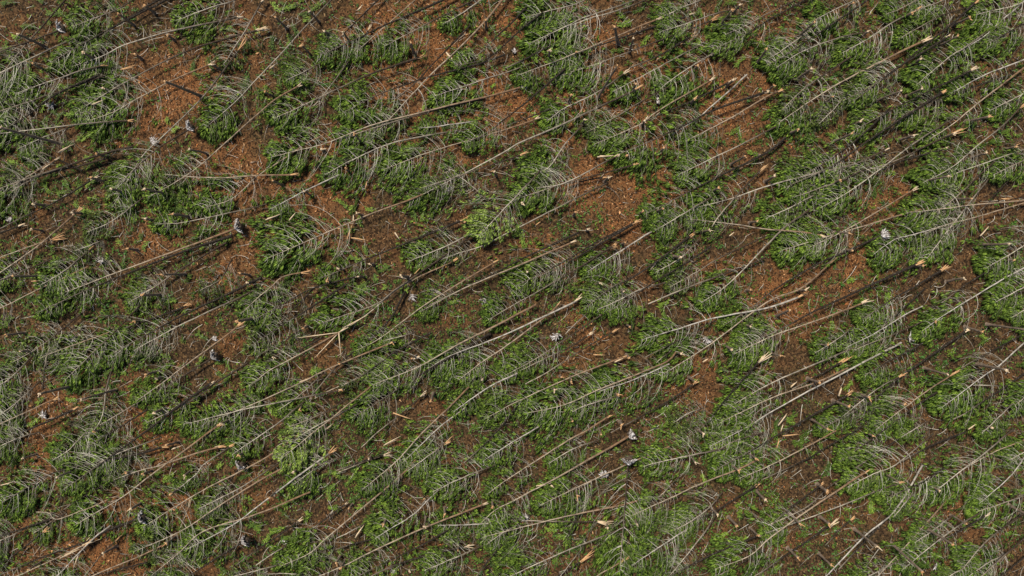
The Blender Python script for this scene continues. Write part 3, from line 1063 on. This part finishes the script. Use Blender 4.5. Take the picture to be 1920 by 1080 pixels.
SNAGS = """
00 130,255/330,345 0,955/480,1085 1235,610/1520,725 1590,485/1670,530 1010,405/1060,440 770,660/830,680 1255,265/1310,300 1085,40 885,100 620,390 245,475
01 400,85/470,160 345,340/410,410 145,130/230,210 65,690/130,720 1160,320/1185,400 1725,150 650,240 735,1000/790,1070 510,235/560,260
02 1650,75/1560,190 910,285/880,390 790,490/640,740 1710,35 285,375 480,390 445,710 545,895 995,905 1370,740 1660,600 1395,490 930,630 1910,370/1830,480 770,200/800,330
03 350,165/220,280 325,515/210,600 45,640 490,725 230,970/160,1000 630,1000/480,1070 1095,1015/980,1050 1000,680/800,760 1155,665/1040,720 1150,440 750,235/690,285 1515,130/1380,190 1425,270/1270,350 1660,875/1490,910 1080,95 640,20 1530,525 695,910 1400,1000
10 1085,335/1250,375 830,335 1295,525/1420,545 955,785/1030,795 1210,980/1390,975 1800,970/1870,985 1850,1040 245,450/340,460 680,250 540,515 235,635 95,990/300,990 1090,560 1420,40/1550,70 720,70
11 360,355/420,390 125,275/200,310 755,520 490,40 670,180 850,900 530,1030 1085,985/1140,1000 765,995 1565,585 1790,205 610,935
12 985,500 1135,485/1080,505 1750,90/1640,155 1550,330 1480,645/1420,660 1840,580/1780,590 1270,850/1210,840 850,740 660,1045 570,640 75,440 1140,30 865,85 475,510 725,250 115,960
13 1355,240/1170,280 1530,410/1380,410 610,670/500,660 635,800/560,790 1850,870/1760,880 1810,750/1590,755 1470,1005/1340,1030 1865,20/1770,40 1165,915 545,270 1640,65 50,240
20 1060,55/1210,50 1000,250 290,795/540,735 610,835/870,760 1090,650/1200,620 1150,940/1240,900 150,475/260,470 1770,250/1910,225 700,1078 1650,1020/1740,980 40,350 1165,680
21 355,300 125,520/160,510 640,765 325,915/350,870 1310,850/1330,790 1695,690/1690,660 1170,530 1020,410 625,570
22 885,290/860,275 880,525/860,500 445,705/440,660 800,800 320,765 455,1000 1270,495/1235,480 1790,290/1740,270 1650,465/1600,430 1790,15 825,1025 840,25 370,670 1375,705
23 1610,330/1480,290 1945,315/1640,272 1790,615/1550,570 450,1060/320,980 610,890/490,845 1350,650/1170,600 390,710/300,680 95,510/0,480 1025,875/930,845 760,820/680,795 450,430/380,420 1260,255/1210,240 165,165/60,215 285,15 1685,1050
30 425,340/570,280 1065,315/1140,290 945,310 1245,100/1340,75 1275,470 770,910/870,860 975,580 210,1035 1785,175 165,200 1380,325 1245,835
31 845,205/870,170 1775,560 1415,620/1415,570 1515,890/1520,830 630,1025 600,985 1150,1045 955,695 695,575 1260,710 100,495 280,300
32 1375,230/1340,180 1700,290/1640,240 1900,510/1830,440 1830,200 1545,620 670,20 1440,15 720,720 940,695 1850,780 1690,705 490,480
33 445,445/370,390 240,690/170,620 225,945/150,870 475,1000/380,910 820,860/650,730 1160,1050/930,840 1390,845/1180,720 1490,690/1370,620 990,380/860,300 1290,440/1210,400 1945,622/1810,550 460,690 790,30
"""
SPLINTERS = """
00 910,525-1035,485 695,785-790,745
10 440,65-550,0 320,190-420,120 0,855-70,845 670,795-710,755 130,625-185,605 240,1030-330,1020 255,1060-320,1030
11 75,570-200,520 820,340-830,280 680,730-728,590 728,590-732,530 715,705-840,725 1040,665-1080,720 1190,975-1235,925 250,575-300,510
01 760,80-800,35 1425,395-1500,470 105,515-140,490 0,225-70,215
02 510,220-580,185 1330,110-1380,95 670,1050-720,1010 1260,335-1310,300 845,550-890,505
12 180,610-215,580 1040,940-1100,870 640,100-780,85 1630,690-1670,660
13 1590,690-1660,615 1750,412-1850,405 1740,748-1880,750
21 1030,935-1180,990 520,1060-580,1015 1075,840-1095,855 690,285-830,205 330,705-435,665
22 1430,555-1475,530 610,500-700,503 770,555-840,525 410,140-490,95
23 75,1030-145,940 95,1075-115,1020 530,810-555,745 1500,1060-1560,1020 170,745-220,700
30 1290,130-1370,100 10,400-95,375 460,945-640,840 690,800-600,900 600,900-550,1020 1600,120-1680,100
31 205,255-270,240 960,100-1085,30 745,790-815,690
32 180,405-310,380 290,400-320,420
33 60,140-85,50 110,30-240,15 940,380-1005,375
"""


def glob(tile, x, y):
    r, c = int(tile[0]), int(tile[1])
    return c * 480 + x / 4.0, r * 270 + y / 4.0


def pt(tile, s):
    if ':' in s:
        tile, s = s.split(':')
    x, y = s.split(',')
    return glob(tile, float(x), float(y))


def catmull(P, n):
    P = np.asarray(P, float)
    if len(P) == 2:
        P = np.array([P[0], P.mean(0), P[1]])
    Q = np.vstack([2 * P[0] - P[1], P, 2 * P[-1] - P[-2]])
    out = []
    for i in range(1, len(Q) - 2):
        t = np.linspace(0, 1, 12, endpoint=False)[:, None]
        p0, p1, p2, p3 = Q[i - 1:i + 3]
        out.append(.5 * ((2 * p1) + (-p0 + p2) * t + (2 * p0 - 5 * p1 + 4 * p2 - p3) * t ** 2 + (-p0 + 3 * p1 - 3 * p2 + p3) * t ** 3))
    out = np.vstack(out + [P[-1:]])
    d = np.r_[0, np.cumsum(np.linalg.norm(np.diff(out, axis=0), axis=1))]
    s = np.linspace(0, d[-1], n)
    return np.stack([np.interp(s, d, out[:, k]) for k in range(out.shape[1])], 1), d[-1]


USED = set()


def where(u, v):
    u, v = min(max(u, 0), 1919), min(max(v, 0), 1079)
    return u / 19.2, v / 10.8


def unique(fmt, u, v):
    a, b = where(u, v)
    for dec in (0, 1):
        lab = fmt.format(f"{a:.{dec}f}% across", f"{b:.{dec}f}% down")
        if lab not in USED:
            USED.add(lab)
            return lab
    k = 0
    while True:
        k += 1
        lab = fmt.format(f"{a + .1 * k:.1f}% across", f"{b:.1f}% down")
        if lab not in USED:
            USED.add(lab)
            return lab


TONE = {'d': 'dark', 'b': 'brown', 't': 'tan', 'p': 'pale grey', 'w': 'whitish'}


def make_root_plate(parent, p, d, rng, size, flat=False):
    """Tipped-up root plate at p; d points along the stem away from it."""
    import bmesh
    bm = bmesh.new()
    bmesh.ops.create_icosphere(bm, subdivisions=3, radius=1.0)
    d = d / np.linalg.norm(d)
    side = np.array([-d[1], d[0], 0])
    for vtx in bm.verts:
        c = np.array(vtx.co)
        k = 1 + .35 * math.sin(c[0] * 5 + seed_ph) * math.sin(c[1] * 4 + 1.7 * seed_ph) + rng.normal(0, .07)
        q = d * c[0] * .38 + side * c[1] * .62 + np.array([0, 0, 1.0]) * c[2] * .55
        if flat: q = np.array([q[0] * 1.25, q[1] * 1.25, q[2] * .55])
        vtx.co = Vector(q * k * size * (.8 if flat else 1))
    me = bpy.data.meshes.new("root_plate")
    bm.to_mesh(me); bm.free()
    me.materials.append(SOIL)
    for pl in me.polygons: pl.use_smooth = True
    o = link("root_plate", me, parent, p)
    A = Acc()
    for k in range(26):
        a = rng.uniform(-.4, math.pi + .4)
        o_ = side * math.cos(a) + np.array([0, 0, 1.0]) * math.sin(a)
        if flat:
            a = rng.uniform(0, 6.28)
            o_ = np.array([math.cos(a), math.sin(a), rng.uniform(-.25, .1)])
        L = rng.uniform(.5, 1.05) * size * (rng.uniform(.5, 1.3) if flat else 1)
        s = np.linspace(0, 1, 6)[:, None]
        P = o_ * (s * L) + d * (.30 * (1 - s) - .25 * s) * size + side * np.sin(s * 4 + a) * .08 + np.array([0, 0, 1.0]) * (.32 * size)
        A.tube(P, np.linspace(.15, .03, 6) * size * rng.uniform(.5, 1.5), 4)
    link("roots", A.mesh("roots", [ROOT], True), o)


seed_ph = 0.0


def build_tree(idx, pts, tone, butt, cl, fol):
    global seed_ph
    rng = np.random.default_rng(5000 + idx)
    seed_ph = rng.uniform(0, 6)
    n = 26
    off = rng.uniform(0, 0.35) + (.6 if fol == 'l' else .3 if fol == 'v' else 0)
    P2, Lpx = catmull(pts, n)
    t = np.linspace(0, 1, n)
    if cl:
        zb = {'s': .62, 'r': .55, 'n': .50, 'f': .6}[butt] + off
        z = zb * (1 - t) + (.64 + off * .8) * t - .0 * t
        z = z + .12 * np.sin(t * 3.1)
    else:
        z = np.full(n, .45) + off * .8 + rng.uniform(0, .25) * t
    P = np.array([W(u, v, zz) for (u, v), zz in zip(P2, z)])
    P[:, :2] += (np.cumsum(rng.normal(0, .012, (n, 2)), 0))
    P[:, :2] -= np.linspace(0, 1, n)[:, None] * (P[-1, :2] - W(*P2[-1], z[-1])[:2])
    P[:, 2] += np.maximum(0, ground_z(P[:, 0], P[:, 1]))
    Lm = Lpx / PPM
    r0 = min(.095, .050 + .0026 * Lm) * rng.uniform(.8, 1.22) * (1.3 if tone == 'd' else 1.12 if tone == 'b' else 1.0)
    if cl:
        R = r0 * (1 - t) ** .75 * .85 + .013
    else:
        R = r0 * (1 - .45 * t) * .95
    root = bpy.data.objects.new("fallen_spruce" if cl else "fallen_log", None)
    COL.objects.link(root)
    root.empty_display_size = .3
    origin = P[0].copy(); origin[2] = 0
    root.location = origin
    Q = P - origin
    A = Acc()
    A.tube(Q, R, 8, a=t, cap=True)
    # dead branch stubs on the lower stem
    T, S, U = frame_along(Q)
    for _ in range(int(Lm * 1.5)):
        i = rng.integers(2, n - 2)
        if t[i] < .12: continue
        a = rng.uniform(-.2, math.pi + .2)
        d = S[i] * math.cos(a) + U[i] * math.sin(a) + T[i] * rng.uniform(-.1, .5)
        l = rng.uniform(.12, .5) * (1.0 if rng.random() < .8 else 1.8)
        p = Q[i]
        A.tube(np.stack([p, p + d * l * .5, p + d * l + T[i] * .05]), np.array([.022, .016, .007]), 4, a=[.7, .85, 1.])
    trunk = link("trunk", A.mesh("trunk", [BARK[tone]], True), root)
    d0 = -(Q[1] - Q[0]); d0 /= np.linalg.norm(d0)
    if butt in 'sf':
        B = Acc()
        cream = rng.random() < .5
        if butt == 'f':
            # three long slats torn apart
            for (u, v) in (glob('21', 300, 375), glob('21', 435, 530), glob('21', 638, 530)):
                e = W(u, v, .35) - P[0]
                B.spike(np.zeros(3) + Q[0], e, np.linalg.norm(e), .15, .08, 1.4)
            for _ in range(4):
                B.spike(Q[0], d0 + rng.normal(0, .15, 3), rng.uniform(.5, 1.1), .12, .06, rng.uniform(0, 3))
            cream = True
        else:
            k = rng.integers(4, 8)
            base_l = rng.choice([.3, .5, .8, 1.4], p=[.35, .35, .2, .1])
            for j in range(k):
                o = S[0] * rng.normal(0, .4) * R[0] + U[0] * (rng.normal(.1, .4)) * R[0]
                dd = d0 + rng.normal(0, .13, 3) + np.array([0, 0, .05])
                B.spike(Q[0] + o - d0 * .25, dd, (.3 + base_l * rng.uniform(.35, 1.1)), rng.uniform(.8, 1.5) * R[0], .07, rng.uniform(0, 3))
        link("splintered_butt", B.mesh("splintered_butt", [WOOD_C if cream else WOOD_O]), trunk)
    if butt == 'r':
        make_root_plate(root, Vector(Q[0] + d0 * .25 + np.array([0, 0, .15])), -d0 * np.array([1, 1, .2]), rng, rng.uniform(.65, .9))
    if cl:
        cm = cl / PPM * rng.uniform(1.0, 1.14)
        back = min(cm / Lm, .95)
        i0 = int(round((1 - back) * (n - 1)))
        base, tipp = Q[i0], Q[-1]
        dx = tipp - base
        real = np.linalg.norm(dx)
        pool = SPARSE if fol == 'y' else CROWNS
        bm_, fm_ = pool[rng.integers(0, len(pool))]
        X = Vector(dx / real)
        Yv = Vector((0, 0, 1)).cross(X).normalized()
        Zv = X.cross(Yv)
        mir = rng.choice([-1, 1])
        sx = real / CROWN_L
        sy = min(1.12, max(.62, .30 + .70 * sx)) * rng.uniform(.88, 1.12) * (.85 if fol == 'v' else 1)
        sz = min(1.0, .45 + .45 * sx) * rng.uniform(.9, 1.1)
        M = Matrix.Translation(Vector(base)) @ Matrix((X, Yv, Zv)).transposed().to_4x4() @ Matrix.Diagonal((sx, sy * mir, sz, 1))
        crown = link("crown", fm_, root)
        crown.matrix_local = M
        crown.material_slots[0].link = 'OBJECT'
        crown.material_slots[0].material = FOL[fol if fol in FOL else 'g']
        link("branches", bm_, crown)
    # words
    tip = P2[-1]
    inside = 0 <= tip[0] <= 1920 and 0 <= tip[1] <= 1080
    vis = [i for i in range(n) if 0 <= P2[i][0] < 1920 and 0 <= P2[i][1] < 1080]
    e0, e1 = P2[vis[0]], P2[vis[-1]]
    ln = "long" if Lpx > 330 else ("short" if Lpx < 170 else "medium")
    if cl:
        c = {'g': 'green crown', 'l': 'lime green crown', 'y': 'sparse grey green crown', 'v': 'green crown pointing straight down'}[fol]
        bt = {'s': 'snapped spruce', 'n': 'fallen spruce', 'r': 'uprooted spruce', 'f': 'spruce with forked cream splinters'}[butt]
        fmt = f"{ln} {TONE[tone]} {bt}, {c} ending {{}}, {{}}"
    else:
        bt = {'s': 'trunk, splintered butt', 'n': 'bare trunk piece', 'r': 'uprooted trunk', 'f': 'trunk'}[butt]
        fmt = f"{ln} {TONE[tone]} {bt}, lower end {{}}, {{}}"
    lab = unique(fmt, e1[0], e1[1])
    tag(root, lab, "fallen tree" if cl else "tree trunk", "spruces thrown down side by side" if cl else "bare fallen trunks")


def build_trees():
    tile, idx = None, 0
    for line in TREES.strip().splitlines():
        w = line.split()
        if len(w) == 1:
            tile = w[0]
            continue
        fol = 'g'
        if w[-1] in ('g', 'l', 'y', 'v'):
            fol = w.pop()
        cl = float(w.pop()[1:])
        butt = w.pop()
        tone = w.pop()
        pts = [pt(tile, s) for s in w]
        build_tree(idx, pts, tone, butt, cl, fol)
        idx += 1


def build_snags():
    rng = np.random.default_rng(77)
    for line in SNAGS.strip().splitlines():
        w = line.split()
        for s in w[1:]:
            a, _, b = s.partition('/')
            t = glob(w[0], *map(float, a.split(',')))
            if b:
                q = glob(w[0], *map(float, b.split(',')))
                ct, cb = np.array(t) - (960, 540), np.array(q) - (960, 540)
                h = CAM_H * (1 - cb.dot(ct) / max(ct.dot(ct), 1))
                h = float(np.clip(h, 1.0, 6.5))
            else:
                h = rng.uniform(1.2, 2.6)
                q = None
            top = W(*t, h)
            base = W(*q, 0) if q else np.array([top[0] + rng.normal(0, .06), top[1] + rng.normal(0, .06), 0])
            lean = (top - base)[:2]
            m = np.linalg.norm(lean)
            base[2] = ground_z(base[:1], base[1:2])[0] - .05
            root = bpy.data.objects.new("broken_stump", None)
            COL.objects.link(root)
            root.location = base
            v = top - base
            k = np.linspace(0, 1, 8)[:, None]
            P = v * k + np.array([0, 0, 1]) * 0
            P[:, :2] += rng.normal(0, .012, (8, 2))
            r = .10 * rng.uniform(.8, 1.25)
            A = Acc()
            A.tube(P, np.r_[1.9, 1.35, 1.12, 1.04, 1, .97, .94, .90] * r, 8, a=k[:, 0], cap=True)
            link("trunk", A.mesh("trunk", [SNAG_BARK], True), root)
            B = Acc()
            d = v / np.linalg.norm(v)
            nsp = rng.integers(3, 7)
            hinge = rng.uniform(0, 6.28)
            for j in range(nsp):
                a_ = hinge + rng.normal(0, 1.1)
                o = np.array([math.cos(a_), math.sin(a_), 0])
                L = rng.uniform(.10, .28) if j else rng.uniform(.25, .6)
                B.spike(v + o * r * .5 - d * .15, d * rng.uniform(.5, 1) + o * rng.uniform(.2, .8), L, r * rng.uniform(.7, 1.2), r * .6, a_ + 1.57)
            orange = rng.random() < .62
            # torn face of the stump
            B.tube(np.stack([v - d * .04, v + d * .05]), np.array([r * .86, r * .7]), 8, cap=True)
            link("splintered_top", B.mesh("splintered_top", [WOOD_O if orange else WOOD_C]), root)
            col = "orange" if orange else "cream"
            hh = "tall dark" if h > 3.6 else ("low dark" if h < 1.7 else "dark")
            ln = ", leaning" if m > .9 else ""
            tag(root, unique(f"{hh} snapped stump{ln}, {col} splintered top {{}}, {{}}", *t), "stump", "snapped stumps still standing among the trunks")


def build_splinters():
    rng = np.random.default_rng(99)
    for line in SPLINTERS.strip().splitlines():
        w = line.split()
        for s in w[1:]:
            a, b = s.split('-') if s.count('-') == 1 else (s[:s.index('-', 1)], s[s.index('-', 1) + 1:])
            p = glob(w[0], *map(float, a.split(',')))
            q = glob(w[0], *map(float, b.split(',')))
            z = rng.uniform(.45, .9)
            P, Q = W(*p, z), W(*q, z + rng.uniform(-.05, .1))
            A = Acc()
            d = Q - P
            L = np.linalg.norm(d)
            mid = (P + Q) / 2
            wd = min(.34, max(.16, L * .17))
            A.spike(P - mid, d, L, wd, .07, 1.5 + rng.normal(0, .2))
            A.spike(P - mid + d * .12 + rng.normal(0, .03, 3), d + rng.normal(0, .05, 3) * L, L * .6, wd * .7, .06, 1.3)
            A.spike(P - mid + d * .85, -d + rng.normal(0, .04, 3) * L, L * .8, wd * .6, .05, 1.7)
            orange = rng.random() < .4
            o = link("wood_splinter", A.mesh("wood_splinter", [WOOD_O if orange else WOOD_C]), None, mid)
            col = "orange" if orange else "cream"
            sz = "long" if L > 1.6 else "short"
            tag(o, unique(f"{sz} torn {col} splinter of fresh wood lying {{}}, {{}}", (p[0] + q[0]) / 2, (p[1] + q[1]) / 2), "wood splinter", "loose splinters of fresh wood")


# bleached root clumps with no stem in view
ROOT_CLUMPS = [('00', 380, 790, 1.0), ('00', 1140, 1055, .9), ('02', 95, 650, .8), ('02', 1105, 760, .9), ('11', 1455, 330, .8), ('11', 795, 325, .6),
               ('21', 1170, 65, .9), ('21', 1710, 95, .9), ('22', 330, 360, 1.1), ('22', 1465, 390, .9), ('23', 1080, 380, 1.0), ('32', 700, 320, 1.0),
               ('32', 1220, 680, 1.1), ('10', 70, 560, .9), ('20', 530, 375, 1.0), ('20', 320, 955, .9), ('10', 755, 875, .9), ('30', 620, 555, .8),
               ('31', 210, 840, .6), ('03', 1640, 680, .8), ('31', 1030, 1050, .7), ('32', 105, 640, .9), ('33', 1270, 1010, .8), ('02', 20, 380, .6), ('20', 1600, 385, .6)]


def build_root_clumps():
    global seed_ph
    rng = np.random.default_rng(123)
    for tile, x, y, s in ROOT_CLUMPS:
        s *= .66
        u, v = glob(tile, x, y)
        p = W(u, v, .4)
        root = bpy.data.objects.new("root_clump", None)
        COL.objects.link(root)
        root.location = (p[0], p[1], 0)
        seed_ph = rng.uniform(0, 6)
        a = rng.uniform(0, 6.28)
        make_root_plate(root, Vector((0, 0, .30 * s)), np.array([math.cos(a), math.sin(a), 0]), rng, s * .8, True)
        tag(root, unique("bleached torn up root clump on dark soil, {}, {}", u, v), "root clump", "bleached root clumps")


build_ground()
build_litter()
build_plants()
build_twigs()
build_boughs()
build_trees()
build_snags()
build_splinters()
build_root_clumps()
bpy.context.view_layer.update()
